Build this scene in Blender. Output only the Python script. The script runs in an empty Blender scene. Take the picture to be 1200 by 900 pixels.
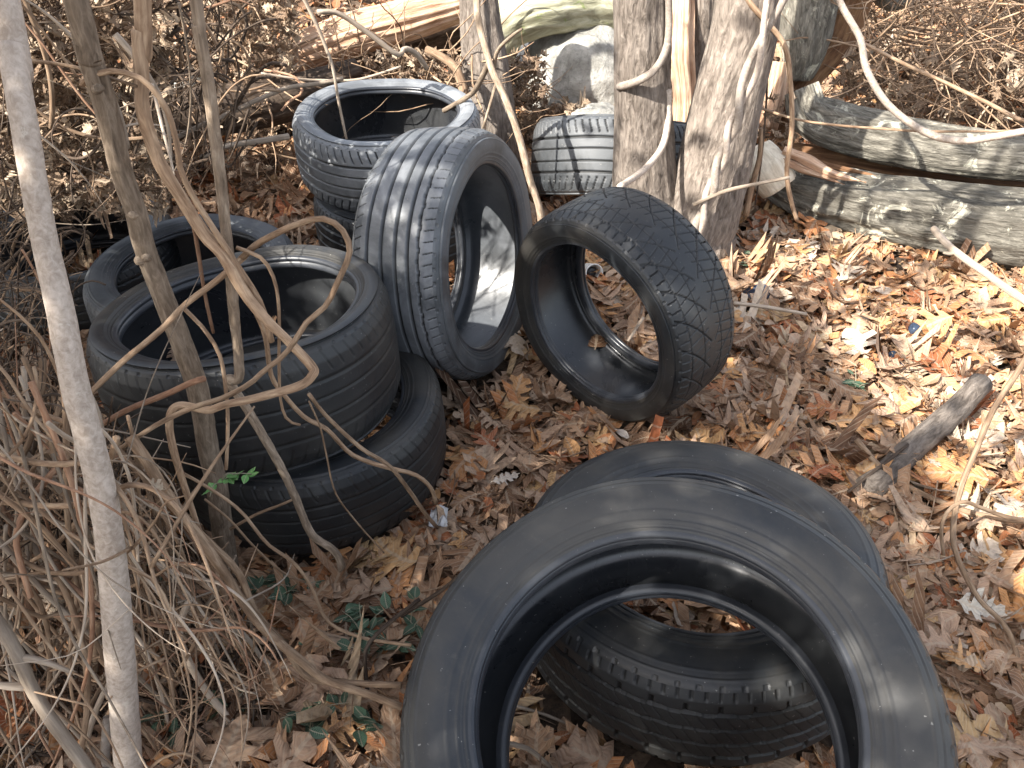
import bpy, math
import numpy as np
from mathutils import Vector, Matrix
rng = np.random.default_rng(11)
S = bpy.context.scene
COL = S.collection
R_ = math.radians
# ------------------------------------------------------------------ camera
CH, CP, CF = 1.42, R_(37.5), 940.0
cam = bpy.data.cameras.new('camera'); cam.lens = 36*CF/1200; cam.sensor_width = 36
cam.clip_start = .02; cam.clip_end = 2000
co = bpy.data.objects.new('camera', cam); COL.objects.link(co); S.camera = co
co.location = (0, 0, CH); co.rotation_euler = (math.pi/2-CP, 0, 0)
cC, cS = math.cos(CP), math.sin(CP)
def ray(px, py):
    a = (px-600)/CF; b = (450-py)/CF
    return np.array([a, cC+b*cS, -cS+b*cC])
def at(px, py, Y):                       # point of the line of sight at world depth Y
    d = ray(px, py); return np.array([0, 0, CH])+d*(Y/d[1])
def gz(px, py, z=0.0):                   # point of the line of sight at height z
    d = ray(px, py); return np.array([0, 0, CH])+d*((z-CH)/d[2])
def depth(p): return p[1]*cC-(p[2]-CH)*cS
# ------------------------------------------------------------------ noise
_K = rng.normal(size=(3, 14)); _K /= np.linalg.norm(_K, axis=0); _PH = rng.uniform(0, 6.28, 14); _SC = rng.uniform(.7, 1.9, 14)
def noise(P, s=1.0):
    q = np.asarray(P)@_K*_SC*s+_PH
    return np.sin(q+np.sin(np.roll(q, 3, -1))*1.3).mean(-1)*1.6
def height(x, y):
    P = np.stack([x, y, x*0], -1)
    h = .03*noise(P, 2.2)+.012*noise(P, 7.0)
    near = np.clip(((x+.1)**2+(y-1.6)**2)/4, .25, 1)
    h = h*near
    t = np.clip((y-3.9)/6, 0, 1); h = h+1.0*t*t*(3-2*t)
    return h
# ------------------------------------------------------------------ mesh helpers
class MB:
    def __init__(s): s.v = []; s.f = []; s.bc = []; s.rn = []; s.uv = []; s.n = 0
    def add(s, V, F, bc=None, rn=0.0, uv=None):
        V = np.asarray(V, np.float32).reshape(-1, 3); m = len(V)
        s.v.append(V); s.f.append(np.asarray(F, np.int32).reshape(-1, 4)+s.n)
        s.bc.append(V if bc is None else np.asarray(bc, np.float32).reshape(-1, 3))
        s.rn.append(np.broadcast_to(np.asarray(rn, np.float32), (m,)))
        s.uv.append(np.zeros((m, 2), np.float32) if uv is None else np.asarray(uv, np.float32).reshape(-1, 2)); s.n += m
    def grid(s, G, closed=True, bc=None, rn=0.0, uv=None):   # G [rows, cols, 3]; cols wrap when closed
        n, m = G.shape[:2]; j = np.arange(m if closed else m-1); i = np.arange(n-1)
        I, J = np.meshgrid(i, j, indexing='ij'); K = (J+1) % m
        s.add(G, np.stack([I*m+J, I*m+K, (I+1)*m+K, (I+1)*m+J], -1), bc, rn, uv)
    def build(s, name, mat, parent=None, base=None, smooth=True):
        me = bpy.data.meshes.new(name)
        V = np.concatenate(s.v).astype(np.float64); F = np.concatenate(s.f)
        o = bpy.data.objects.new(name, me); COL.objects.link(o)
        if parent is not None:
            o.parent = parent
            if base is None: V = V-np.array(parent.location)
        elif base is not None:
            o.location = tuple(base); V = V-np.array(base)
        me.vertices.add(len(V)); me.vertices.foreach_set('co', V.astype(np.float32).ravel())
        me.loops.add(F.size); me.loops.foreach_set('vertex_index', F.ravel().astype(np.int32))
        me.polygons.add(len(F)); me.polygons.foreach_set('loop_start', np.arange(0, F.size, 4, dtype=np.int32))
        me.polygons.foreach_set('use_smooth', np.full(len(F), smooth))
        a = me.attributes.new('bc', 'FLOAT_VECTOR', 'POINT'); a.data.foreach_set('vector', np.concatenate(s.bc).astype(np.float32).ravel())
        a = me.attributes.new('rn', 'FLOAT', 'POINT'); a.data.foreach_set('value', np.concatenate(s.rn).astype(np.float32))
        a = me.attributes.new('lv', 'FLOAT2', 'POINT'); a.data.foreach_set('vector', np.concatenate(s.uv).astype(np.float32).ravel())
        me.update(calc_edges=True); me.materials.append(mat)
        return o
def tag(o, label, cat, group=None, kind=None):
    o['label'] = label
    if cat: o['category'] = cat
    if group: o['group'] = group
    if kind: o['kind'] = kind
    return o
def empty(name, loc):
    o = bpy.data.objects.new(name, None); COL.objects.link(o); o.location = tuple(float(q) for q in loc); o.empty_display_size = .05; return o
def resample(P, n):
    P = np.asarray(P, float); m = len(P)
    if m < 3: return P[0]+(P[-1]-P[0])*np.linspace(0, 1, n)[:, None]
    d = np.r_[0, np.cumsum(np.linalg.norm(np.diff(P, axis=0), axis=1)**.6+1e-6)]
    Q = np.vstack([2*P[0]-P[1], P, 2*P[-1]-P[-2]])
    t = np.linspace(0, d[-1], n); k = np.clip(np.searchsorted(d, t, 'right')-1, 0, m-2); u = ((t-d[k])/(d[k+1]-d[k]))[:, None]
    a, b, c, e = Q[k], Q[k+1], Q[k+2], Q[k+3]
    return .5*(2*b+(c-a)*u+(2*a-5*b+4*c-e)*u*u+(-a+3*b-3*c+e)*u**3)
def tube(mb, P, r, nseg=8, step=None, rn=None, rough=0.0, rfreq=8, squash=1.0, ridge=0.0, flat=None, wob=0.0, furrow=0.0):
    P = np.asarray(P, float); L = np.linalg.norm(np.diff(P, axis=0), axis=1).sum()
    r = np.asarray(r, float).ravel()
    if step is None: step = max(.02, r.mean()*2)
    n = int(max(len(P)*2, min(700, L/step)))
    C = resample(P, n); rr = np.interp(np.linspace(0, 1, n), np.linspace(0, 1, len(r)), r) if len(r) > 1 else np.full(n, r[0])
    if wob: C = C+wob*np.stack([noise(C+k*7.3, 9.) for k in range(3)], 1)
    if len(P) > 60: C = P; n = len(P); rr = np.interp(np.linspace(0, 1, n), np.linspace(0, 1, len(r)), r)
    T = np.gradient(C, axis=0); T /= np.linalg.norm(T, axis=1)[:, None]+1e-9
    N = np.empty_like(T); u = np.cross(T[0], [0, 0, 1.]);
    if np.linalg.norm(u) < .1: u = np.cross(T[0], [0, 1., 0])
    u /= np.linalg.norm(u)
    for i in range(n):
        u = u-T[i]*(u@T[i]); u /= np.linalg.norm(u); N[i] = u
    B = np.cross(T, N); A = np.linspace(0, 2*np.pi, nseg, endpoint=False)
    s = np.r_[0, np.cumsum(np.linalg.norm(np.diff(C, axis=0), axis=1))]
    ca, sa = np.cos(A)[None, :], np.sin(A)[None, :]
    RR = rr[:, None]*np.ones((1, nseg))
    bcs = np.stack([rr[:, None]*ca, rr[:, None]*sa, s[:, None]+0*ca], -1)
    off = rng.uniform(0, 50)
    if rough: RR = RR*(1+rough*noise(bcs*np.array([1, 1, .5])*rfreq/max(rr.mean(), .01)*.12+off, 4.))
    if ridge: RR = RR*(1+ridge*noise(np.stack([ca*5+0*RR, sa*5+0*RR, s[:, None]*1.2+0*RR], -1)+off, 1.6))
    if furrow:
        fa = np.stack([ca*rr[:, None]*48, sa*rr[:, None]*48, s[:, None]*9+0*ca], -1)+off
        fb = np.stack([ca*rr[:, None]*130, sa*rr[:, None]*130, s[:, None]*30+0*ca], -1)+off
        RR = RR-furrow*(np.clip(.35-np.abs(noise(fa, 1.)), 0, 1)*1.6+np.clip(.3-np.abs(noise(fb, 1.)), 0, 1)*.6)
    G = C[:, None]+RR[..., None]*(ca[..., None]*N[:, None]+sa[..., None]*B[:, None]*squash)
    G = np.concatenate([C[:1, None]+(G[:1]-C[:1, None])*.02, G, C[-1:, None]+(G[-1:]-C[-1:, None])*.02])
    bcs = np.concatenate([bcs[:1]*[.02,.02,1], bcs, bcs[-1:]*[.02,.02,1]])+np.array([0, 0, off])
    mb.grid(G, True, bcs, rng.random() if rn is None else rn)
    return C, rr
# ------------------------------------------------------------------ materials
def newmat(name):
    m = bpy.data.materials.new(name); m.use_nodes = True; nt = m.node_tree; nt.nodes.clear()
    out = nt.nodes.new('ShaderNodeOutputMaterial'); b = nt.nodes.new('ShaderNodeBsdfPrincipled'); nt.links.new(b.outputs[0], out.inputs[0])
    return m, nt, b
def N(nt, t, **k):
    n = nt.nodes.new('ShaderNode'+t)
    for a, v in k.items():
        if a.startswith('i_'): n.inputs[a[2:].replace('_', ' ')].default_value = v
        else: setattr(n, a, v)
    return n
def ramp(nt, src, stops, interp='LINEAR'):
    r = N(nt, 'ValToRGB'); r.color_ramp.interpolation = interp; e = r.color_ramp.elements
    while len(e) < len(stops): e.new(.5)
    for x, (p, c) in zip(e, stops): x.position = p; x.color = (*c, 1)
    nt.links.new(src, r.inputs[0]); return r.outputs[0]
def attr(nt, name, out='Vector'):
    a = N(nt, 'Attribute', attribute_name=name); return a.outputs[out]
def vmap(nt, v, sc):
    m = N(nt, 'Mapping'); m.inputs['Scale'].default_value = sc; nt.links.new(v, m.inputs['Vector']); return m.outputs[0]
def tex(nt, v, scale, detail=4, rough=.6, dist=0.0):
    n = N(nt, 'TexNoise'); n.inputs['Scale'].default_value = scale; n.inputs['Detail'].default_value = detail; n.inputs['Roughness'].default_value = rough; n.inputs['Distortion'].default_value = dist
    if v is not None: nt.links.new(v, n.inputs['Vector'])
    return n.outputs['Fac']
def mix(nt, f, a, b, mode='MIX'):
    m = N(nt, 'Mix', data_type='RGBA', blend_type=mode)
    for i, q in ((0, f), (6, a), (7, b)):
        if hasattr(q, 'is_output'): nt.links.new(q, m.inputs[i])
        else: m.inputs[i].default_value = q if i == 0 else (*q, 1)
    return m.outputs[2]
def math_(nt, op, a, b=0.0):
    m = N(nt, 'Math', operation=op)
    for i, q in ((0, a), (1, b)):
        if hasattr(q, 'is_output'): nt.links.new(q, m.inputs[i])
        else: m.inputs[i].default_value = q
    return m.outputs[0]
def bump(nt, b, h, strength=.5, dist=.01):
    n = N(nt, 'Bump'); n.inputs['Strength'].default_value = strength; n.inputs['Distance'].default_value = dist
    nt.links.new(h, n.inputs['Height']); nt.links.new(n.outputs[0], b.inputs['Normal'])
def bark(name, dark, mid, light, sc=60, zs=.22, strength=.8, dist=.006, lichen=None, lsc=9, lth=.56, rough=.85):
    m, nt, b = newmat(name); v = attr(nt, 'bc')
    f = tex(nt, vmap(nt, v, (1, 1, zs)), sc, 6, .65, .6)
    c = ramp(nt, f, [(.32, dark), (.5, mid), (.68, light)])
    big = tex(nt, v, sc*.12, 3)
    c = mix(nt, math_(nt, 'MULTIPLY', big, .55), c, ramp(nt, big, [(.3, dark), (.7, light)]))
    r = attr(nt, 'rn', 'Fac'); hs = N(nt, 'HueSaturation'); nt.links.new(c, hs.inputs['Color'])
    nt.links.new(math_(nt, 'ADD', math_(nt, 'MULTIPLY', r, .6), .7), hs.inputs['Value']); c = hs.outputs[0]
    if lichen:
        lf = tex(nt, v, lsc, 7, .7, .8)
        c = mix(nt, ramp(nt, lf, [(lth, (0, 0, 0)), (lth+.07, (1, 1, 1))]), c, lichen)
    nt.links.new(c, b.inputs['Base Color']); b.inputs['Roughness'].default_value = rough; b.inputs['Specular IOR Level'].default_value = .3
    bump(nt, b, f, strength, dist); return m
M = {}
M['bark'] = bark('grey_brown_bark', (.06, .046, .036), (.195, .16, .132), (.34, .29, .245), 80, .28, 1.0, .014)
M['bark_smooth'] = bark('smooth_grey_bark', (.24, .19, .15), (.38, .315, .26), (.52, .45, .385), 120, .9, .4, .002, (.6, .54, .46), 30, .62)
M['bark_stem'] = bark('brown_stem_bark', (.09, .064, .043), (.245, .183, .13), (.44, .35, .262), 120, .22, .8, .004)
M['vine'] = bark('vine_bark', (.11, .065, .038), (.28, .18, .112), (.5, .365, .245), 130, .15, .7, .003)
M['vine_red'] = bark('reddish_vine_bark', (.13, .06, .035), (.27, .145, .085), (.42, .27, .18), 130, .15, .6, .003)
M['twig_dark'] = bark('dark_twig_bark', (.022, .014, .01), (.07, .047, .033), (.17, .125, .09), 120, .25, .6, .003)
M['deadwood'] = bark('bleached_wood', (.2, .15, .11), (.36, .285, .215), (.53, .44, .35), 110, .1, .7, .003)
M['oldlog'] = bark('weathered_log', (.04, .034, .026), (.175, .16, .13), (.38, .35, .29), 90, .22, 1.0, .02, (.58, .55, .44), 11, .565)
M['mossylog'] = bark('pale_mossy_log', (.16, .15, .09), (.36, .35, .24), (.55, .54, .42), 30, .3, .8, .01, (.22, .26, .1), 10, .6)
M['torn'] = bark('torn_orange_wood', (.2, .1, .055), (.48, .29, .18), (.72, .55, .41), 90, .04, 1.0, .01)
M['torn_dark'] = bark('rotten_brown_wood', (.07, .03, .015), (.2, .1, .05), (.38, .22, .11), 70, .06, 1.0, .01)
M['palewood'] = bark('pale_broken_wood', (.4, .33, .24), (.6, .52, .4), (.75, .68, .56), 60, .1, .8, .008)

def rubber(name, base=(.02, .0215, .024), dust=(.085, .085, .08), damt=.5, rough=.46, spec=.5, bm=.25):
    m, nt, b = newmat(name); tc = N(nt, 'TexCoord').outputs['Object']
    f = tex(nt, tc, 5, 6, .65, .5); g = tex(nt, tc, 60, 5, .7); big = tex(nt, tc, 1.7, 3)
    a = ramp(nt, f, [(.42, (0, 0, 0)), (.62, (1, 1, 1))])
    c = mix(nt, math_(nt, 'MULTIPLY', a, damt), base, dust)
    c = mix(nt, ramp(nt, g, [(.6, (0, 0, 0)), (.78, (.5, .5, .5))]), c, (.1, .095, .085))
    sp = tex(nt, tc, 150, 2, .5); c = mix(nt, ramp(nt, sp, [(.72, (0, 0, 0)), (.76, (.7, .7, .7))]), c, (.3, .29, .27))
    c = mix(nt, ramp(nt, big, [(.5, (0, 0, 0)), (.75, (.5, .5, .5))]), c, (.05, .045, .038))
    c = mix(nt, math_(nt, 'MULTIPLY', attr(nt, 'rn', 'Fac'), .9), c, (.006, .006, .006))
    nt.links.new(c, b.inputs['Base Color']); b.inputs['Specular IOR Level'].default_value = spec
    nt.links.new(math_(nt, 'ADD', math_(nt, 'MULTIPLY', f, .38), rough-.17), b.inputs['Roughness'])
    bump(nt, b, g, bm, .002); return m
M['tread'] = rubber('worn_tread_rubber', base=(.018, .0195, .0215), dust=(.06, .06, .057), rough=.48)
M['side'] = rubber('sidewall_rubber', base=(.02, .0225, .0255), dust=(.058, .053, .045), damt=.65, rough=.42)
M['tread_dusty'] = rubber('sunlit_dusty_tread_rubber', base=(.072, .078, .085), dust=(.22, .23, .245), damt=.8, rough=.46)  # for tyres in sun: dust plus sunlight painted into the colour
M['side_dusty'] = rubber('sunlit_dusty_sidewall_rubber', base=(.048, .053, .058), dust=(.15, .16, .17), damt=.7, rough=.46)
M['liner'] = rubber('inner_liner_rubber', base=(.022, .024, .028), dust=(.06, .063, .066), damt=.6, rough=.28, spec=.6, bm=.12)
M['tread_pale'] = rubber('sunlit_pale_dusty_tread_rubber', base=(.12, .128, .138), dust=(.27, .285, .3), damt=.8, rough=.46)  # palest copy, sun on the flat back tyre put into its colour
M['side_pale'] = rubber('sunlit_pale_dusty_sidewall_rubber', base=(.12, .128, .138), dust=(.27, .285, .3), damt=.8, rough=.46)
M['tread_mid'] = M['side_mid'] = rubber('sunlit_lightly_dusty_rubber', base=(.034, .038, .042), dust=(.11, .117, .125), damt=.7, rough=.46)  # tyre behind the trunks: some dust, some sunlight in the colour
M['liner_dusty_lit'] = rubber('sunlit_dusty_liner_rubber', base=(.075, .082, .09), dust=(.17, .18, .2), damt=.6, rough=.3, spec=.6, bm=.12)  # lightened all over to carry the sun patch inside the upright tyre
M['bead'] = rubber('bead_rubber', base=(.025, .028, .034), dust=(.07, .075, .085), damt=.4, rough=.33, bm=.1)

def leafmat(name, stops, rough=.7, trans=.0):
    m, nt, b = newmat(name); r = attr(nt, 'rn', 'Fac'); c = ramp(nt, r, stops)
    lv = attr(nt, 'lv'); sp = N(nt, 'SeparateXYZ'); nt.links.new(lv, sp.inputs[0])
    tc = attr(nt, 'bc'); f = tex(nt, tc, 55, 5, .65, .3)
    c = mix(nt, .75, c, ramp(nt, f, [(.28, (.4, .36, .34)), (.5, (1, 1, 1)), (.75, (1.2, 1.17, 1.1))]), 'MULTIPLY')
    av = math_(nt, 'ABSOLUTE', sp.outputs[1])
    rib = math_(nt, 'LESS_THAN', av, .035)
    w = math_(nt, 'SINE', math_(nt, 'MULTIPLY', math_(nt, 'SUBTRACT', sp.outputs[0], math_(nt, 'MULTIPLY', av, .5)), 62.))
    vein = math_(nt, 'MULTIPLY', math_(nt, 'GREATER_THAN', w, .86), .35)
    c = mix(nt, math_(nt, 'MAXIMUM', math_(nt, 'MULTIPLY', rib, .5), vein), c, (.5, .4, .29))
    nt.links.new(c, b.inputs['Base Color']); b.inputs['Roughness'].default_value = rough; b.inputs['Specular IOR Level'].default_value = .3
    bump(nt, b, math_(nt, 'ADD', w, math_(nt, 'MULTIPLY', f, 2)), .35, .002)
    if trans:
        out = nt.nodes['Material Output']; t = N(nt, 'BsdfTranslucent'); nt.links.new(c, t.inputs[0]); ms = N(nt, 'MixShader'); ms.inputs[0].default_value = trans
        nt.links.new(b.outputs[0], ms.inputs[1]); nt.links.new(t.outputs[0], ms.inputs[2]); nt.links.new(ms.outputs[0], out.inputs[0])
    return m
LS = [(0, (.07, .036, .02)), (.12, (.16, .085, .047)), (.25, (.29, .165, .093)), (.38, (.4, .25, .15)), (.5, (.43, .285, .195)), (.6, (.5, .36, .25)), (.68, (.5, .24, .1)), (.77, (.34, .11, .045)), (.85, (.58, .31, .13)), (.93, (.48, .32, .165)), (1, (.58, .48, .38))]
M['leaf'] = leafmat('dry_leaf', LS, .65, .12)
M['leaf_orange'] = leafmat('orange_leaf', [(0, (.5, .26, .11)), (1, (.62, .36, .17))], .6)
M['leaf_rust'] = leafmat('rust_leaf', [(0, (.3, .1, .045)), (1, (.38, .15, .07))], .6)
M['leaf_pale'] = leafmat('pale_leaf', [(0, (.55, .5, .42)), (1, (.6, .52, .45))], .7)
M['leaf_hang'] = leafmat('hanging_dry_leaf', [(0, (.1, .06, .037)), (.5, (.25, .165, .105)), (1, (.52, .41, .3))], .7, .15)
M['green'] = leafmat('dark_green_leaf', [(0, (.03, .075, .045)), (1, (.06, .13, .075))], .4)
M['bright_green'] = leafmat('bright_green_leaf', [(0, (.1, .3, .07)), (1, (.14, .36, .1))], .4)

def simple(name, col, rough=.5, spec=.5, nsc=20, var=.35, bm=.1):
    m, nt, b = newmat(name); tc = N(nt, 'TexCoord').outputs['Object']; f = tex(nt, tc, nsc, 5)
    c = mix(nt, f, tuple(q*(1-var) for q in col), tuple(min(1, q*(1+var)) for q in col))
    nt.links.new(c, b.inputs['Base Color']); b.inputs['Roughness'].default_value = rough; b.inputs['Specular IOR Level'].default_value = spec
    bump(nt, b, f, bm, .003); return m
M['white'] = simple('white_plastic', (.75, .75, .72), .35, .5, 40, .1)
M['black'] = simple('black_plastic', (.02, .02, .022), .4)
M['blue'] = simple('dark_blue_plastic', (.03, .045, .075), .35)
M['foil'] = simple('crumpled_clear_wrapper', (.45, .45, .45), .2, .8, 60, .5, .5)
def rockmat():
    m, nt, b = newmat('pale_rock'); tc = N(nt, 'TexCoord').outputs['Object']
    f = tex(nt, tc, 6, 8, .7, .5); g = tex(nt, tc, 45, 6, .7)
    c = ramp(nt, f, [(.32, (.14, .135, .12)), (.5, (.32, .31, .28)), (.68, (.52, .5, .46))])
    c = mix(nt, ramp(nt, g, [(.5, (0, 0, 0)), (.75, (.6, .6, .6))]), c, (.1, .1, .085))
    nt.links.new(c, b.inputs['Base Color']); b.inputs['Roughness'].default_value = .9; bump(nt, b, g, .8, .012); return m
M['rock'] = rockmat()
def groundmat():
    m, nt, b = newmat('forest_soil'); tc = N(nt, 'TexCoord').outputs['Object']
    v = N(nt, 'TexVoronoi'); v.inputs['Scale'].default_value = 16; nt.links.new(tc, v.inputs['Vector'])
    sp = N(nt, 'SeparateColor'); nt.links.new(v.outputs['Color'], sp.inputs[0])
    c = ramp(nt, sp.outputs[0], [(0, (.04, .025, .016)), (.5, (.12, .08, .05)), (1, (.26, .18, .12))])
    f = tex(nt, tc, 30, 6, .7); c = mix(nt, ramp(nt, f, [(.35, (1, 1, 1)), (.6, (0, 0, 0))]), c, (.035, .023, .016))
    nt.links.new(c, b.inputs['Base Color']); b.inputs['Roughness'].default_value = .95; bump(nt, b, f, .9, .02); return m
M['ground'] = groundmat()
# ------------------------------------------------------------------ ground
def ground():
    t = np.linspace(-1, 1, 361); k = 7.2; g = np.sinh(t*k)/np.sinh(k)*600
    X, Y = np.meshgrid(g, g+2.0, indexing='ij'); Z = height(X, Y)
    mb = MB(); mb.grid(np.stack([X, Y, Z], -1), False)
    o = mb.build('ground', M['ground']); o['kind'] = 'structure'; o['label'] = 'brown forest soil under the leaf litter'
ground()
# ------------------------------------------------------------------ tyres
def tread_depth(kind, th, s, seed=0):
    t = th/(2*np.pi); a = np.abs(s); d = np.zeros(np.broadcast(th, s).shape)
    def gro(c, w, dep, wav=0.0, n=36):
        return np.where(np.abs(s-c-wav*np.sin(th*n)) < w, dep, 0)
    if kind == 'rib':
        for c in (-.62, -.24, .12, .42): d = np.maximum(d, gro(c, .034, .009))
        d = np.maximum(d, gro(.68, .026, .008, .014, 40))
        fr = (t*78+s*1.1) % 1
        d = np.maximum(d, np.where((a > .8) & (fr < .1), .003, 0))
    elif kind == 'plain':
        for c in (-.5, -.17, .17, .5): d = np.maximum(d, gro(c, .027, .007))
        fr = (t*70+a*1.4) % 1
        d = np.maximum(d, np.where((a > .62) & (fr < .17), .005, 0))
    elif kind == 'vee':
        for c in (-.74, -.3, .3, .74): d = np.maximum(d, gro(c, .013, .003))
        fr = (t*24-a*1.9+.55*a*a) % 1
        d = np.maximum(d, np.where((fr < .055) & (a > .05), .004, 0))
        fr2 = (t*72+a*1.2) % 1
        d = np.maximum(d, np.where((fr2 < .1) & (a > .12) & (a < .8), .0018, 0))
        fr3 = (t*72+.3*a) % 1
        d = np.maximum(d, np.where((a > .76) & (fr3 < .13), .004, 0))
    elif kind == 'worn':
        for c in (-.56, -.19, .19, .56): d = np.maximum(d, gro(c, .03, .006, .014, 40))
        d = np.maximum(d, np.where((a > .56) & (a < .76) & ((t*40) % 1 < .12), .006, 0))
        d = np.maximum(d, np.where((a > .84) & ((t*96) % 1 < .2), .003, 0))
        d = np.maximum(d, np.where((a < .56) & ((t*96+s*3) % 1 < .08), .0018, 0))
    elif kind == 'block':
        for c in (-.56, 0, .56): d = np.maximum(d, gro(c, .024, .006, .02, 44))
        fr = (t*60+.5*np.sin(s*5)) % 1
        d = np.maximum(d, np.where((a > .66) & (fr < .16), .006, 0))
        fr = (t*60+s*2.5) % 1
        d = np.maximum(d, np.where((a < .5) & (fr < .1), .0035, 0))
    return d
def tyre(label, c, n, R, W, rb, kind='rib', NA=900, wear=1.0, lightened='', spin=0.0):
    root = empty('tyre', c); tag(root, label, 'tyre', 'used tyres dumped in the wood')
    n = Vector(n).normalized(); q = Vector((0, 0, 1)).rotation_difference(n); root.rotation_mode = 'QUATERNION'
    root.rotation_quaternion = q @ Matrix.Rotation(spin, 4, 'Z').to_quaternion()
    A = np.linspace(0, 2*np.pi, NA, endpoint=False)
    off = rng.uniform(0, 30)
    def rev(w, r, name, mat, disp=None, A=A, rn=0.0):
        w = np.asarray(w)[:, None]+0*A; r = np.asarray(r)[:, None]+0*A
        if disp is not None: r = r-disp
        # a slight out-of-round sag, as an unmounted casing has
        r = r*(1+.005*np.cos(2*A+off)+.003*np.cos(3*A+2*off)); w = w+.0035*np.cos(2*A+off*.7)+.002*np.cos(5*A)
        G = np.stack([r*np.cos(A), r*np.sin(A), w], -1)
        mb = MB(); mb.grid(G[::-1], rn=rn if np.isscalar(rn) else rn[::-1].ravel()); return mb.build(name, mat, root, base=(0, 0, 0))
    s = np.linspace(-1, 1, 85); hw = .43*W
    prof = R-.007*s*s-.006*np.clip(np.abs(s)-.82, 0, 1)/.18
    dp = tread_depth(kind, A[None, :], s[:, None])*wear*1.15
    wearn = .0007*noise(np.stack([np.cos(A)[None]*4+0*s[:, None], np.sin(A)[None]*4+0*s[:, None], s[:, None]*2+0*A+off], -1), 1.5)
    sfx = lightened; k_liner = W > .245 and kind == 'rib'
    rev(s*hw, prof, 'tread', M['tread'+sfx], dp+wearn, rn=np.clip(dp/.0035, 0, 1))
    A2 = np.linspace(0, 2*np.pi, 216, endpoint=False)
    for sg in (1, -1):
        h = R-rb
        pts = np.array([(.43*W, R-.013), (.452*W, R-.017), (.472*W, R-.026), (.492*W, R-.3*h), (.503*W, R-.45*h), (.5*W, R-.6*h), (.482*W, R-.76*h), (.462*W, rb+.014), (.452*W, rb+.007)])
        P = resample(np.c_[pts, pts[:, 0]*0], 46)[:, :2]
        u = np.linspace(0, 1, 46)
        for c0, wd, am in ((.2, .012, .0018), (.33, .012, .0014), (.72, .012, .0022), (.84, .014, .0026), (.9, .01, .0032), (.96, .01, .0028)):
            P[:, 0] += am*np.exp(-((u-c0)/wd)**2)
        # fine radial ribs moulded round the shoulder
        G0 = P if sg > 0 else P[::-1]
        if sg > 0:
            dd = np.zeros((46, len(A)));
            rr_ = (u[:, None] > .0) & (u[:, None] < .1) & (((A/(2*np.pi)*60) % 1)[None] < .2); dd[rr_] = .003
        else:
            dd = np.zeros((46, len(A))); uu = u[::-1]
            rr_ = (uu[:, None] > .0) & (uu[:, None] < .1) & (((A/(2*np.pi)*60) % 1)[None] < .2); dd[rr_] = .003
        w = G0[:, 0]*sg; r = G0[:, 1]
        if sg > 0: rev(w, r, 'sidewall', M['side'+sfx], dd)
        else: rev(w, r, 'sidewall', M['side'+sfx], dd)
        bp = np.array([(.452*W, rb+.007), (.447*W, rb+.001), (.43*W, rb-.002), (.412*W, rb-.0005), (.405*W, rb+.0015), (.395*W, rb-.001), (.37*W, rb-.003), (.35*W, rb-.001), (.338*W, rb+.005), (.34*W, rb+.014)])
        bp = resample(np.c_[bp, bp[:, 0]*0], 30)[:, :2]
        if sg < 0: bp = bp[::-1]
        rev(bp[:, 0]*sg, bp[:, 1], 'bead', M['bead'], A=A2)
    lp = [(.34*W, rb+.014), (.385*W, rb+.028), (.43*W, rb+.45*(R-rb)), (.43*W, rb+.62*(R-rb)), (.4*W, R-.03), (.33*W, R-.0235), (0, R-.019)]
    lp = np.array(lp+[(-a, b) for a, b in lp[-2::-1]]); lp = resample(np.c_[lp, lp[:, 0]*0], 44)[:, :2]
    rev(lp[:, 0], lp[:, 1], 'inner_liner', M['liner_dusty_lit' if k_liner else 'liner'], .0006*noise(np.stack([np.cos(A2)[None]*9+0*lp[:, :1], np.sin(A2)[None]*9+0*lp[:, :1], lp[:, :1]*60+0*A2], -1)), A=A2)
    return root
TY = {
 'T1': ((-.437, 2.796, .361), (.005, -.042, .999), .331, .249, .251, 'plain'),
 'T1b': ((-.40, 2.69, .122), (0.02, 0, 1), .31, .23, .235, 'plain'),
 'T2': ((-.165, 1.972, .352), (.928, -.35, .126), .341, .246, .249, 'rib'),
 'T7': ((.277, 1.782, .305), (-.737, -.669, -.094), .301, .232, .221, 'vee'),
 'T3': ((-.596, 1.511, .352), (-.074, .106, .992), .33, .275, .257, 'plain'),
 'T4': ((-.494, 1.503, .119), (-.03, .03, 1), .329, .233, .232, 'plain'),
 'T5': ((-.966, 2.144, .13), (-.009, -.056, .998), .316, .234, .219, 'rib'),
 'T6': ((-1.42, 2.35, .13), (.05, -.1, .99), .31, .22, .225, 'rib'),
 'T8': ((.40, 3.02, .2), (.04, .42, .9), .325, .28, .24, 'plain'),
 'T9': ((.214, .6, .338), (-.19, -.27, .944), .36, .275, .246, 'worn'),
 'T10': ((.362, 1.024, .143), (-.03, .11, .993), .349, .22, .219, 'worn'),
}
TL = {
 'T1': 'sunlit dusty tyre lying flat on another tyre at the back, open side up',
 'T1b': 'tyre mostly hidden under the sunlit flat tyre at the back',
 'T2': 'wide ribbed tyre standing upright with its hollow turned right, dappled with sun',
 'T7': 'black tyre with arrow pattern tread leaning upright in the middle of the leaves',
 'T3': 'upper tyre of the shaded two tyre stack behind the vines',
 'T4': 'lower tyre of the shaded two tyre stack, on the leaves',
 'T5': 'flat tyre behind the vines with its right shoulder sunlit',
 'T6': 'dim tyre deep in the thicket at far left behind the sapling',
 'T8': 'ribbed tyre propped behind the two tree trunks, its tread in sun',
 'T9': 'large nearest tyre tilted towards the viewer and resting on another tyre',
 'T10': 'tyre lying flat on the leaves beneath the large tilted tyre',
}
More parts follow.
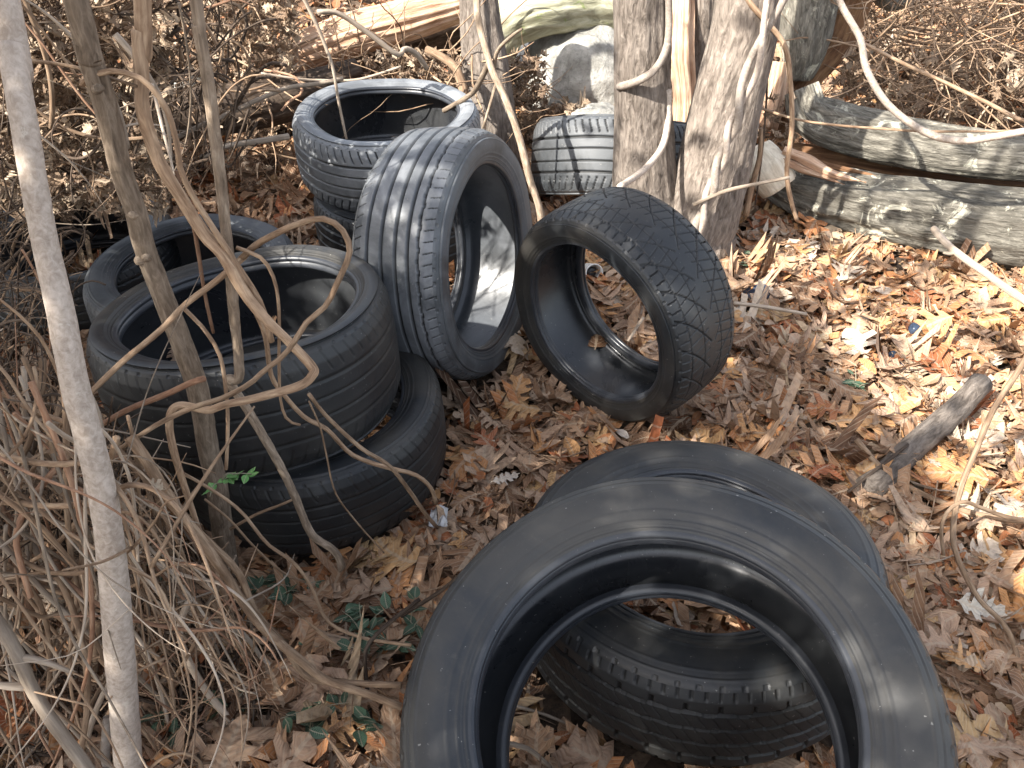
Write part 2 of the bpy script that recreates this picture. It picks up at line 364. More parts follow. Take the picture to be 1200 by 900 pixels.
for k, (c, n, R, W, rb, kd) in TY.items():
    tyre(TL[k], c, n, R, W, rb, kd, NA=1200 if k in ('T2', 'T7', 'T3', 'T4', 'T1', 'T10') else 700, wear={'T10': .8, 'T3': .2, 'T4': .22}.get(k, 1), spin=rng.uniform(0, 6), lightened={'T1': '_pale', 'T8': '_mid', 'T2': '_dusty', 'T5': '_dusty'}.get(k, ''))  # sunlit tyres take the lightened rubber copies
# ------------------------------------------------------------------ leaves
def leaf_template(kind, cols):
    if kind == 0:
        q = [(0, .012, 0), (.07, .015, 0), (.12, .06, 0), (.17, .19, .03), (.235, .22, .05), (.27, .1, 0), (.32, .08, 0), (.36, .29, .03), (.44, .34, .06), (.475, .14, 0), (.53, .11, 0), (.57, .33, .04), (.66, .37, .06), (.695, .16, 0), (.75, .13, 0), (.79, .25, .03), (.86, .22, .05), (.9, .09, 0), (1, .02, 0)]
        t, w, f = (np.array(z_) for z_ in zip(*q))
    elif kind == 1:
        t = np.linspace(0, 1, 9); w = .30*np.sin(np.pi*np.clip(t, .03, .985)**.8)**.8; f = t*0
    elif kind == 2:
        q = [(0, .012, 0), (.06, .02, 0), (.13, .22, .02), (.2, .27, .05), (.25, .13, 0), (.31, .12, 0), (.36, .42, .04), (.46, .5, .1), (.5, .22, 0), (.56, .18, 0), (.61, .42, .05), (.7, .46, .12), (.73, .2, 0), (.8, .15, 0), (.85, .2, .03), (.93, .12, .02), (1, .02, 0)]
        t, w, f = (np.array(z_) for z_ in zip(*q))
    else:
        t = np.array([0, .4, 1.]); w = np.array([.2, .42, .15]); f = t*0
    v = np.linspace(-1, 1, cols)
    U = t[:, None]+f[:, None]*np.abs(v); V = w[:, None]*v
    return U-.5, V, np.broadcast_to(v, U.shape), np.broadcast_to(t[:, None], U.shape)
def rotmats(yaw, tilt, taxis, roll=None):
    n = len(yaw); cy, sy = np.cos(yaw), np.sin(yaw); Z = np.zeros(n); O = np.ones(n)
    Rz = np.stack([np.stack([cy, -sy, Z], 1), np.stack([sy, cy, Z], 1), np.stack([Z, Z, O], 1)], 1)
    ax = np.stack([np.cos(taxis), np.sin(taxis), Z], 1); c, s = np.cos(tilt)[:, None, None], np.sin(tilt)[:, None, None]
    K = np.zeros((n, 3, 3)); K[:, 0, 1] = -ax[:, 2]; K[:, 0, 2] = ax[:, 1]; K[:, 1, 0] = ax[:, 2]; K[:, 1, 2] = -ax[:, 0]; K[:, 2, 0] = -ax[:, 1]; K[:, 2, 1] = ax[:, 0]
    Rt = np.eye(3)[None]+s*K+(1-c)*(K@K); return Rt@Rz
def add_leaves(mb, P, size, tilt, kind=0, cols=5, curl=1.0, rn=None, yaw=None, zmin=None):
    n = len(P)
    if not n: return
    U, V, vv, tt = leaf_template(kind, cols); r, c = U.shape
    asp = rng.uniform(.75, 1.15, n)
    u = U[None]*np.ones((n, 1, 1)); v = V[None]*asp[:, None, None]
    if kind in (0, 2):       # uneven lobes, torn tips
        lob = np.exp(rng.normal(size=(n, r, 2))*.28); sm = (lob+np.roll(lob, 1, 1))/2
        v = v*np.where(V[None] < 0, sm[:, :, :1], sm[:, :, 1:])
        cut = np.where(rng.random(n) < .3, rng.uniform(.45, .9, n), 2.)[:, None, None]; ut = tt[None]
        jag = cut+.1*(rng.random((n, 1, c))-.5); v = v*np.clip((jag+.1-ut)/.16, .04, 1); u = np.where(ut > jag+.06, np.minimum(u, jag+.06-.5+.01*ut), u)
    a, b, cc, d = (rng.normal(size=(n, 1, 1))*curl*k for k in (1.1, .8, .9, .5))
    z = (a+.9*curl)*v*v*1.2+b*u*u*.6+cc*u*v*.9+d*u*v*v*2+.03*curl*np.sin(u*19+rng.uniform(0, 6, (n, 1, 1)))*np.abs(vv)+.02*curl*rng.normal(size=(n, r, c))
    L = np.stack([u+0*z, v+0*z, z], -1)*size[:, None, None, None]
    bend = rng.normal(size=n)*.9*curl   # in-plane sweep
    L[..., 1] += (bend*size)[:, None, None]*.12*(u*u*4)
    Rm = rotmats(rng.uniform(0, 6.283, n) if yaw is None else yaw, tilt, rng.uniform(0, 6.283, n))
    W = np.einsum('nij,nrcj->nrci', Rm, L)
    if zmin is not None:
        lo = W[..., 2].min((1, 2)); W[..., 2] += (-lo*.75)[:, None, None]
    W = W+P[:, None, None]
    I, J = np.meshgrid(np.arange(r-1), np.arange(c-1), indexing='ij'); F = np.stack([I*c+J, I*c+J+1, (I+1)*c+J+1, (I+1)*c+J], -1).reshape(-1, 4)
    F = F[None]+(np.arange(n)*r*c)[:, None, None]
    rnv = rng.random(n) if rn is None else rn
    uv = np.stack([tt, vv*np.abs(V)/.4*1.0], -1)
    mb.add(W.reshape(-1, 3), F.reshape(-1, 4), W.reshape(-1, 3), np.repeat(rnv, r*c), np.broadcast_to(uv[None], (n, r, c, 2)).reshape(-1, 2))
def clear_of_tyres(x, y, z):
    ok = np.ones(len(x), bool)
    for k in ('T1b', 'T4', 'T5', 'T6', 'T10'):
        c, n, R, W, rb, _ = TY[k]; d = np.hypot(x-c[0], y-c[1]); ok &= ~((d > rb-.02) & (d < R+.0))
    for k in ('T2', 'T7'):
        c, n, R, W, rb, _ = TY[k]; n = np.array(n)/np.linalg.norm(n); q = np.stack([x-c[0], y-c[1], .03-c[2]+0*x], -1); h = q@n; ok &= ~((np.abs(h) < W/2+.005) & (np.linalg.norm(q-h[..., None]*n, axis=-1) < R+.03))
    return ok
def litter():
    mb = MB()
    def scatter(n, y0, y1, kind, cols, s0, s1, zl, tl, pal=None):
        y = y0+(y1-y0)*rng.random(n)**.8; hw = .72*y+.95
        x = rng.uniform(-1, 1, n)*hw
        z = height(x, y)+rng.random(n)*zl; k = clear_of_tyres(x, y, z); x, y, z = x[k], y[k], z[k]; n = len(x)
        size = rng.uniform(s0, s1, n)*(1+.25*(y > 3))
        tilt = np.abs(rng.normal(size=n))*tl
        rn = rng.beta(1.5, 1.6, n)
        # drifts of fresher orange and older grey leaves; right side lightened as sunlit
        q = noise(np.stack([x, y, x*0], 1), 2.3); rn = np.clip(rn+.12*q+.06*(x > .3), 0, 1)
        add_leaves(mb, np.stack([x, y, z], 1), size, tilt, kind, cols, .6, rn, zmin=0)
    scatter(26000, .1, 3.4, 3, 3, .012, .04, .028, .7)
    scatter(3600, .1, 3.4, 0, 5, .05, .13, .03, .28)
    scatter(5200, .1, 3.4, 2, 5, .06, .15, .034, .24)
    scatter(3500, .1, 3.4, 1, 5, .035, .09, .03, .4)
    scatter(8000, 3.2, 7.5, 0, 3, .06, .13, .05, .6)
    scatter(4000, 3.2, 7.5, 1, 3, .04, .09, .05, .7)
    scatter(7000, 3.2, 7.5, 3, 3, .03, .06, .03, .7)
    # leaves that blew into the tyres
    for k, cnt, zz in (('T1', 14, -.1), ('T3', 10, -.1), ('T10', 30, -.11)):
        c, n_, R, W, rb, _ = TY[k]; a = rng.uniform(0, 6.28, cnt); rr = rng.uniform(rb, R-.04, cnt)
        add_leaves(mb, np.stack([c[0]+rr*np.cos(a), c[1]+rr*np.sin(a), np.full(cnt, c[2]+zz+.01)], 1), rng.uniform(.03, .08, cnt), np.abs(rng.normal(size=cnt))*.4, 0, 5)
    o = mb.build('leaf_litter', M['leaf']); tag(o, 'dry brown oak leaves covering the forest floor', 'leaf litter', None, 'stuff')
litter()
def one_leaf(px, py, size, yaw, mat, label, kind=0, z=.045, tilt=.15, Y=None):
    p = gz(px, py, z) if Y is None else at(px, py, Y); mb = MB()
    st = rng.bit_generator.state
    add_leaves(mb, np.array([p]), np.array([size]), np.array([tilt]), kind, 5, .45, None, np.array([yaw]))
    o = mb.build('leaf', M[mat], base=p); tag(o, label, 'leaf', 'large single leaves on the ground')
one_leaf(1005, 490, .19, .1, 'leaf_orange', 'largest orange oak leaf, lying on the litter to the right', 2)
one_leaf(1050, 490, .13, -1.0, 'leaf_orange', 'orange oak leaf touching the right side of the largest orange leaf', 2)
one_leaf(880, 508, .13, 3.4, 'leaf_orange', 'orange oak leaf just behind the flat tyre in front')
one_leaf(604, 462, .12, 1.2, 'leaf_orange', 'upright orange leaf between the ribbed tyre and the arrow tread tyre', 0, .06, .7)
one_leaf(572, 520, .12, 2.2, 'leaf_rust', 'rust red leaf on the litter right of the shaded tyre stack')
one_leaf(592, 560, .075, .3, 'leaf_pale', 'small pinkish pale leaf below the rust red leaf')
one_leaf(728, 507, .05, 2.4, 'leaf_pale', 'small pale yellow leaf beneath the arrow tread tyre', 1, .04, .1)
one_leaf(905, 440, .06, 1.4, 'leaf_pale', 'small whitish leaf right of the arrow tread tyre')
one_leaf(1150, 715, .11, -.4, 'leaf_pale', 'pale grey lobed leaf near the lower right edge')
one_leaf(955, 875, .09, 1.5, 'leaf_orange', 'orange leaf standing at the right end of the flat front tyre', 0, .03, .9)
one_leaf(515, 745, .05, 1.0, 'leaf_rust', 'small rust leaf beside the green ground plants')
one_leaf(400, 850, .09, .5, 'leaf_orange', 'orange brown leaf among the green plants at the bottom')
one_leaf(1165, 650, .1, .9, 'leaf_orange', 'tan orange leaf beside the looping vine at right')
one_leaf(1130, 775, .08, 2.6, 'leaf_orange', 'orange leaf below the pale grey lobed leaf at right')
# ------------------------------------------------------------------ vines, stems, trunks
def stem(name, label, cat, pts, Y0, Y1, w0, w1, mat='vine', group=None, nseg=8, rough=.06, Ys=None, wob=.0, kind=None, ends=None):
    n = len(pts); Yl = np.linspace(Y0, Y1, n) if Ys is None else np.array(Ys)
    P = []
    for (px, py), Y in zip(pts, Yl):
        p = at(px, py, Y)
        if p[2] < .015: p = gz(px, py, .015)
        P.append(p)
    P = np.array(P); w = np.linspace(w0, w1, n); r = np.array([w[i]/2*depth(P[i])/CF for i in range(n)])
    base = P[np.argmin(P[:, 2])].copy(); mb = MB(); tube(mb, P, r, nseg, rough=rough, wob=wob)
    if ends: ends(mb, P, r)
    o = mb.build(name, M[mat], base=base); tag(o, label, cat, group, kind); return o, P, r
# saplings
def knots(idx, amt):
    def f(mb, P, r):
        for i in idx:
            d = rng.normal(size=3); d /= np.linalg.norm(d); d[1] = -abs(d[1])
            tube(mb, [P[i], P[i]+d*r[i]*1.0, P[i]+d*r[i]*1.7], [r[i]*.75, r[i]*.6, r[i]*.35], 8, rough=.1)
    return f
def sapling(label, pts, Y0, Y1, w0, w1, mat, kn=None, nseg=20, rough=.05, extra=None, cat='sapling'):
    n = len(pts); Yl = np.linspace(Y0, Y1, n); P = np.array([at(px, py, Y) for (px, py), Y in zip(pts, Yl)])
    w = np.linspace(w0, w1, n); r = np.array([w[i]/2*depth(P[i])/CF for i in range(n)])
    base = P[-1].copy(); base[2] = 0
    # grow on upwards, out of the picture
    up = P[0]-P[1]; up /= np.linalg.norm(up); up = up*.7+np.array([0, 0, .3]); up2 = P[0]+up*1.0; top = up2+up*1.3+np.array([rng.normal()*.2, rng.normal()*.2, .3])
    if P[-1][2] > .02: P = np.vstack([P, P[-1]+np.array([0, 0, -P[-1][2]-.05])]); r = np.r_[r, r[-1]*1.1]
    Pf = np.vstack([top, up2, P]); rf = np.r_[r[0]*.5, r[0]*.8, r]
    root = empty('sapling', base); tag(root, label, cat)
    mb = MB(); C, rr = tube(mb, Pf, rf, max(nseg, 40), step=.008, rough=rough, furrow=.0012 if mat == 'bark_smooth' else .0028)
    mb.build('trunk', M[mat], root)
    if kn:
        for i in kn:
            k = MB(); q = P[i]; d = np.array([rng.normal()*.6, -1, rng.normal()*.4]); d /= np.linalg.norm(d)
            tube(k, [q, q+d*r[i]*.9, q+d*r[i]*1.35], [r[i]*.8, r[i]*.62, r[i]*.3], 10, rough=.1); k.build('knot', M[mat], root)
    if extra:
        for (ep, eY0, eY1, ew0, ew1) in extra:
            m = len(ep); EY = np.linspace(eY0, eY1, m); Q = np.array([at(a, b, Y) for (a, b), Y in zip(ep, EY)]); ww = np.linspace(ew0, ew1, m)
            k = MB(); tube(k, Q, [ww[i]/2*depth(Q[i])/CF for i in range(m)], 8, rough=.08); k.build('branch', M[mat], root)
    tw = MB()
    for i in range(9):
        q = C[rng.integers(0, max(3, len(C)//5))]; d = rng.normal(size=3); d[2] = abs(d[2])+.3; d /= np.linalg.norm(d)
        tube(tw, [q, q+d*.35, q+d*.8+rng.normal(size=3)*.12], [r[0]*.25, r[0]*.15, .001], 5)
    tw.build('crown', M[mat], root)
    return root, P, r
sapling('smooth pale grey sapling stem nearest the viewer at the left edge', [(3, -20), (14, 60), (27, 140), (50, 270), (70, 360), (88, 450), (124, 600), (139, 750), (151, 900), (156, 960)], .95, .62, 27, 31, 'bark_smooth')
sapling('brown sapling with a scarred knot, crossing in front of the tyre stack', [(85, -20), (100, 50), (116, 100), (130, 150), (142, 200), (160, 250), (173, 300), (212, 400), (231, 455), (243, 520), (254, 570), (266, 655)], 1.1, 1.14, 26, 24, 'bark_stem', kn=[2, 5, 6, 6])
sapling('thin rough sapling, bent at a knot, reaching the leaves before the tyre stack', [(226, -20), (232, 30), (243, 90), (253, 170), (263, 250), (273, 350), (280, 438), (268, 446), (290, 480), (322, 535), (345, 580), (365, 625), (396, 652)], 1.12, 1.12, 16, 10, 'bark_stem', kn=[7], nseg=12, rough=.09)
sapling('bark covered stem left of the thin rough sapling, leaning into the thicket', [(166, -20), (163, 40), (166, 90), (168, 130), (186, 187), (213, 232), (240, 275), (262, 300), (285, 340), (310, 372), (343, 405), (366, 430), (366, 440), (350, 453), (300, 467), (250, 480), (200, 512)], 1.16, .98, 24, 8, 'vine', nseg=12)
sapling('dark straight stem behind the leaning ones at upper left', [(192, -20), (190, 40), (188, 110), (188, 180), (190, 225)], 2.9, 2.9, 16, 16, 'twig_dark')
sapling('thin bent sapling standing between the flat back tyre and the rocks', [(558, -20), (560, 20), (570, 60), (578, 85), (592, 115), (608, 160), (620, 207), (634, 258)], 2.75, 2.5, 8, 9, 'bark_stem', nseg=10,
        extra=[([(578, 85), (583, 60), (600, 42), (612, 34)], 2.7, 2.6, 6, 3), ([(574, 72), (560, 100), (550, 112), (520, 130)], 2.7, 2.9, 7, 6), ([(582, 95), (575, 120), (566, 150)], 2.7, 2.6, 4, 3)])
# trunks
def trunk(label, pts, Y, ws, mat='bark', nseg=56, lean_up=(0, 0, 1), extra=None, rough=.03, ridge=.03, Ys=None):
    n = len(pts); Yl = [Y]*n if Ys is None else Ys
    P = np.array([at(px, py, q) for (px, py), q in zip(pts, Yl)]); r = np.array([ws[i]/2*depth(P[i])/CF for i in range(n)])
    root = empty('tree', (P[-1][0], P[-1][1], 0)); tag(root, label, 'tree')
    d = P[0]-P[1]; d /= np.linalg.norm(d); d = d+np.array(lean_up)*.4; d /= np.linalg.norm(d)
    top = [P[0]+d*k for k in (4.5, 3, 1.5, .6)]; Pf = np.vstack([top, P, P[-1]+np.array([0, 0, -.25])]); rf = np.r_[r[0]*.35, r[0]*.6, r[0]*.8, r[0]*.93, r, r[-1]*1.25]
    mb = MB(); C, rr = tube(mb, Pf, rf, 150, step=.009, rough=rough, ridge=ridge, rfreq=5, furrow=.009); mb.build('trunk', M[mat], root)
    cr = MB()
    for i in range(10):
        q = C[int(len(C)*rng.uniform(0, .35))]; e = rng.normal(size=3); e[2] = abs(e[2])+.2; e /= np.linalg.norm(e)
        a = q+e*.6; b = q+e*1.3+rng.normal(size=3)*.2
        tube(cr, [q, a, b], [r[0]*.3, r[0]*.2, r[0]*.06], 6, rough=.05)
        for j in range(4):
            g = q+e*rng.uniform(.3, 1.2); h = rng.normal(size=3); tube(cr, [g, g+h*.2, g+h*.45], [r[0]*.09, r[0]*.06, .002], 5)
    cr.build('crown', M[mat], root); return root
trunk('straight grey tree trunk, left of the pair, with a vine curling round it', [(751, -20), (752, 40), (753, 110), (754, 170), (757, 225), (764, 262)], 2.62, [58, 62, 62, 62, 66, 78])
trunk('thicker leaning grey trunk, right of the pair, with a twisted vine up its side', [(879, -20), (871, 40), (857, 100), (845, 155), (833, 205), (820, 250), (811, 276)], 2.6, [72, 70, 68, 70, 74, 80, 94])
# vines
V = []
def vine(label, pts, Y0, Y1, w0, w1, mat='vine', group='vines tangled over the left thicket', rough=.07):
    return stem('vine', label, 'vine', pts, Y0, Y1, w0, w1, mat, group, 8, rough)
vine('pale straight shoot sticking right from behind the grey sapling at the top', [(20, 70), (60, 74), (93, 80), (125, 90), (160, 101)], 1.2, 1.1, 5, 4)
vine('brown vine arching over the knotted sapling and dropping toward the tyre stack', [(96, 100), (105, 90), (133, 83), (165, 92), (185, 112), (197, 132), (207, 167), (212, 200), (228, 233), (250, 268), (277, 310), (305, 355), (318, 400)], 1.1, 1.08, 7, 8)
vine('reddish broken vine end hanging into the opening of the stacked tyre', [(207, 200), (214, 233), (226, 262), (233, 300), (240, 345), (250, 390)], 1.12, 1.1, 6, 4, 'vine_red')
vine('thick vine looping high to the right over the stack then back left', [(281, 305), (300, 287), (325, 273), (350, 262), (377, 256), (398, 266), (409, 285), (408, 303), (395, 332), (382, 358), (360, 377), (347, 397), (332, 417), (310, 434), (292, 450), (262, 466), (225, 478), (180, 500), (120, 540)], 1.12, .95, 8, 6)
vine('thin pinkish vine hanging straight down in front of the stacked tyre', [(277, 290), (307, 303), (322, 330), (327, 367), (327, 430), (329, 470), (337, 492), (352, 498)], 1.1, 1.08, 5, 3)
vine('yellowish vine curving down beside the lower knotted sapling', [(216, 362), (240, 387), (258, 418), (265, 460), (267, 500), (265, 550)], 1.12, 1.05, 5, 4)
vine('straight vine rising rightward across the opening of the stacked tyre', [(60, 510), (97, 470), (140, 427), (187, 388), (217, 357), (255, 328), (287, 300)], 1.0, 1.12, 7, 8)
vine('reddish stub ending in front of the knotted sapling', [(115, 500), (150, 480), (195, 462), (225, 448), (239, 444)], 1.05, 1.03, 7, 8, 'vine_red')
vine('long vine from the stack opening down to the clear wrapper', [(290, 350), (304, 375), (312, 400), (318, 440), (333, 463), (357, 489), (383, 503), (410, 531), (437, 543), (463, 550), (488, 557), (505, 572), (511, 590)], 1.12, 1.28, 6, 5)
vine('slimmer vine running beside the long one down to the wrapper', [(362, 462), (383, 488), (423, 525), (455, 545), (476, 570), (497, 600), (512, 618)], 1.1, 1.25, 5, 5)
vine('hair thin vine dropping across the tread of the lower stacked tyre', [(362, 470), (375, 500), (382, 530), (393, 577), (418, 612), (450, 648)], 1.1, 1.12, 2.2, 2)
vine('thick tan vine sweeping down right through the thicket to the front tyre', [(152, 512), (172, 540), (190, 570), (212, 602), (235, 632), (262, 670), (285, 706), (310, 738), (350, 772), (382, 797), (427, 812), (470, 828)], .94, .8, 15, 9, 'vine')
vine('second tan vine lying against the thick one', [(130, 520), (170, 560), (215, 607), (250, 640), (280, 672), (300, 718), (330, 752), (360, 793), (400, 800), (470, 803)], .93, .82, 9, 8)
vine('brown vine curving behind the thick tan pair', [(160, 520), (172, 570), (200, 650), (235, 708), (280, 758), (350, 795), (405, 808), (470, 818)], 1.02, .84, 6, 5)
vine('pale vine hooking down to the bottom edge, with a frayed end', [(222, 702), (212, 728), (213, 755), (235, 800), (262, 835), (290, 868), (312, 892)], .86, .76, 8, 9, 'deadwood')
vine('slim vine ending in a cut tip above the green plants', [(225, 712), (236, 745), (255, 778), (285, 800), (320, 813)], .84, .84, 4, 4)
vine('reddish curved vine behind the grey sapling at mid height', [(92, 522), (75, 540), (52, 565), (28, 600), (19, 630), (24, 660), (36, 700)], .95, .8, 8, 7, 'vine_red')
vine('straight grey vine slanting down past the grey sapling', [(-20, 565), (45, 615), (80, 655), (115, 695), (155, 742), (195, 785), (203, 830), (206, 905)], .85, .78, 7, 6)
vine('curving vine crossing the green plants to the front tyre', [(215, 555), (250, 575), (283, 600), (313, 637), (345, 660), (366, 690), (376, 715), (390, 733), (423, 747), (450, 752), (482, 756)], 1.0, .9, 4, 4)
vine('thin vine ending on the leaves above the green plants', [(240, 585), (270, 610), (297, 640), (330, 670), (357, 682)], 1.02, 1.06, 3, 3)
vine('dark thin twig rising through the plants to the front tyre', [(492, 702), (462, 725), (440, 745), (428, 765), (430, 807), (436, 850), (444, 900)], .98, .8, 5, 5, 'twig_dark')
vine('small tan arch poking up at the bottom edge', [(172, 905), (188, 890), (212, 882), (232, 890), (240, 908)], .66, .66, 4, 4)
vine('thin straight twig tilting over the lower stacked tyre', [(270, 620), (300, 603), (328, 592), (348, 583)], 1.1, 1.12, 4, 3)
vine('vine bow that enters low from the left and passes behind the grey sapling', [(-20, 690), (40, 720), (60, 722), (90, 712), (104, 710)], .8, .85, 5, 5)
vine('pale dead branch rising left of the bottom edge', [(98, 880), (108, 845), (120, 815), (135, 790)], .72, .78, 8, 6, 'deadwood')
vine('grey branch standing in the bottom left tangle', [(125, 905), (124, 870), (126, 840)], .7, .75, 11, 10, 'bark_smooth')
stem('dead_stick', 'thick knotty dead stick slanting across the bottom left corner', 'stick', [(-15, 715), (8, 745), (22, 770), (36, 805), (52, 832), (72, 860), (95, 890), (112, 915)], .7, .58, 16, 15, 'deadwood', None, 14, .16,
     ends=lambda mb, P, r: [tube(mb, [P[3], P[3]+np.array([-.03, -.01, .02]), P[3]+np.array([-.045, -.01, .035])], [r[3]*.7, r[3]*.6, r[3]*.3], 8), tube(mb, [P[2], P[2]+np.array([.03, 0, -.01]), P[2]+np.array([.06, 0, -.035])], [r[2]*.6, r[2]*.5, r[2]*.35], 8)])
GB = 'branches hanging at the back'
vine('pale branch bending up from the left behind the thin rough sapling', [(195, 168), (225, 152), (262, 136), (300, 118), (337, 103), (373, 98), (402, 92)], 2.4, 2.6, 6, 5, 'deadwood', GB)
vine('straight branch end pointing at the sunlit back tyre', [(235, 185), (262, 172), (300, 166), (338, 160)], 2.2, 2.4, 6, 8, 'deadwood', GB)
vine('thin wire-like shoot touching the far rim of the sunlit back tyre', [(306, 86), (345, 92), (373, 94), (420, 93), (470, 78)], 3.0, 3.2, 3, 3, 'deadwood', GB)
vine('slender twig dangling in front of the hollow of the sunlit back tyre', [(346, -20), (362, 10), (377, 43), (390, 80), (397, 120), (406, 163)], 2.3, 2.25, 5, 3, 'deadwood', GB)
vine('bent branch ending in a kink above the back tyre', [(372, 14), (397, 16), (433, 40), (466, 64), (474, 57), (487, 62), (500, 80)], 2.8, 3.0, 6, 6, 'deadwood', GB)
vine('thick root-like branch behind the back tyre', [(500, 58), (513, 64), (533, 78), (541, 98), (545, 112)], 3.3, 3.2, 9, 12, 'vine', GB)
vine('reddish curl left of the sunlit back tyre', [(310, 82), (345, 90), (354, 108), (340, 118), (330, 130)], 2.8, 2.7, 3, 3, 'vine_red', GB)
GT = 'vines on the two tree trunks'
def on_trunk(label, pts, Y, w0, w1, mat='vine', Ys=None):
    return stem('vine', label, 'vine', pts, Y, Y, w0, w1, mat, GT, 10, .12, Ys=Ys)
on_trunk('vine coming down and round the front of the straight trunk', [(783, -20), (784, 30), (780, 60), (765, 84), (745, 96), (726, 102)], 2.5, 8, 10, 'bark_smooth', Ys=[2.56, 2.56, 2.53, 2.5, 2.5, 2.58])
on_trunk('vine stretched off the lower straight trunk to the arrow tread tyre', [(783, 105), (783, 140), (776, 172), (758, 196), (740, 210), (726, 219)], 2.4, 8, 8, 'bark_smooth', Ys=[2.56, 2.55, 2.5, 2.4, 2.3, 2.2])
def twisted(ph, w, label):
    py = np.arange(-20, 280, 4.); px = 915-(py+20)*.34; amp = np.interp(py, [-20, 60, 120, 280], [.03, .022, .012, .011]); an = np.cumsum(np.interp(py, [-20, 80, 140, 280], [.06, .12, .3, .34]))+ph
    P = np.array([at(a, b, 2.42) for a, b in zip(px, py)]); P[:, 0] += amp*np.cos(an); P[:, 1] += amp*np.sin(an)*.8-.005
    mb = MB(); r = np.linspace(w*.8, w, len(P)); tube(mb, P, r, 10, rough=.1); o = mb.build('vine', M['bark_smooth'], base=P[-1]); tag(o, label, 'vine', GT)
twisted(0, .0135, 'one strand of the twisted vine pair on the leaning trunk')
twisted(3.14, .011, 'other strand of the twisted vine pair on the leaning trunk')
on_trunk('loose vine swinging down to the right of the leaning trunk', [(868, -20), (880, 5), (900, 27), (920, 55), (926, 93), (928, 150), (922, 200), (927, 235), (934, 258)], 2.5, 7, 5)
on_trunk('thin twig reaching right from the base of the leaning trunk', [(812, 240), (850, 224), (890, 215), (925, 208)], 2.4, 5, 4, 'deadwood')
on_trunk('short prop stick under the loose vine beside the leaning trunk', [(892, 150), (890, 185), (880, 222), (874, 252)], 2.6, 5, 8)
on_trunk('dark cord-thin vine hanging between leaning trunk and split log', [(905, -20), (900, 60), (898, 120), (893, 180), (885, 240)], 2.65, 3, 2, 'twig_dark')
GR = 'vines and sticks over the right side'
vine('long grey branch drooping in a bow over the split log', [(975, -20), (988, 10), (1008, 45), (1015, 80), (1036, 117), (1066, 144), (1097, 160), (1130, 165), (1167, 160), (1205, 153)], 2.55, 2.3, 8, 9, 'bark_smooth', GR)
vine('thin taut vine stretched across the split log', [(882, 124), (950, 143), (1067, 153), (1130, 154), (1205, 153)], 2.6, 2.3, 3, 3, 'vine', GR)
vine('branch behind the drooping grey one, slanting down right', [(1010, 50), (1060, 75), (1110, 98), (1160, 122), (1190, 138), (1205, 143)], 3.0, 2.7, 4, 5, 'vine', GR)
stem('stick', 'pale pinkish broken stick entering from the right edge', 'stick', [(1094, 268), (1104, 280), (1120, 295), (1155, 320), (1190, 345), (1230, 372)], 1.55, 1.35, 8, 10, 'deadwood', GR, 10, .12, ends=lambda mb, P, r: tube(mb, [P[2], P[2]+np.array([-.012, 0, -.004]), P[2]+np.array([-.025, 0, -.002])], [r[2]*.7, r[2]*.6, r[2]*.3], 6))
vine('wandering vine running down the right side over the leaves', [(1215, 400), (1190, 440), (1164, 480), (1146, 522), (1127, 569), (1117, 618), (1122, 653), (1146, 700), (1180, 737), (1195, 790), (1185, 850), (1170, 905)], 1.5, .75, 7, 6, 'vine', GR)
vine('tight loop of vine lying on the leaves at right', [(1215, 612), (1180, 606), (1150, 595), (1128, 588), (1110, 600), (1103, 622), (1106, 650)], 1.2, 1.1, 6, 4, 'vine', GR)
vine('tan root crossing from the grey branch chunk to the right edge', [(1003, 515), (1034, 550), (1071, 574), (1118, 594), (1160, 606), (1215, 612)], 1.5, 1.2, 7, 7, 'vine', GR)
vine('straight twig leaning on the grey branch chunk', [(994, 576), (1030, 548), (1064, 521)], 1.35, 1.5, 4, 4, 'twig_dark', GR)
vine('thin white root hair over the flat front tyre edge', [(1027, 663), (1060, 663), (1100, 657), (1130, 645)], 1.15, 1.15, 2, 2, 'deadwood', GR)
stem('stick', 'straight twig lying right of the arrow tread tyre', 'stick', [(860, 355), (900, 360), (945, 368)], 2.1, 2.1, 5, 4, 'deadwood', None, 8, .1)
stem('stick', 'forked twig end crossing the blue scrap', 'stick', [(884, 360), (895, 345), (902, 335)], 2.1, 2.15, 3, 2, 'deadwood', None, 6, .1)
stem('stick', 'short twig seen through the arrow tread tyre', 'stick', [(736, 400), (745, 385), (754, 372)], 1.9, 1.95, 4, 4, 'deadwood', None, 6, .1)
stem('stick', 'twig on the leaves inside the large tilted tyre', 'stick', [(600, 826), (640, 838), (680, 855)], .8, .8, 5, 3, 'deadwood', None, 6, .1)
stem('stick', 'pale stick poking out under the large tilted tyre', 'stick', [(590, 870), (620, 878), (645, 900)], .7, .7, 7, 6, 'deadwood', None, 6, .1)
stem('stick', 'brown stick lying on the litter above the green plants', 'stick', [(330, 745), (370, 742), (395, 738)], 1.0, 1.0, 14, 12, 'vine', None, 10, .1)
stem('stick', 'slim stick lying between the wrapper and the front tyre', 'stick', [(470, 722), (520, 690), (560, 655), (590, 640)], 1.0, 1.05, 5, 4, 'twig_dark', None, 8, .1)
stem('branch_chunk', 'weathered grey branch chunk lying on the leaves at right', 'branch', [(1150, 448), (1120, 480), (1080, 515), (1045, 550), (1015, 575)], 1.7, 1.38, 26, 34, 'bark', None, 20, .12)
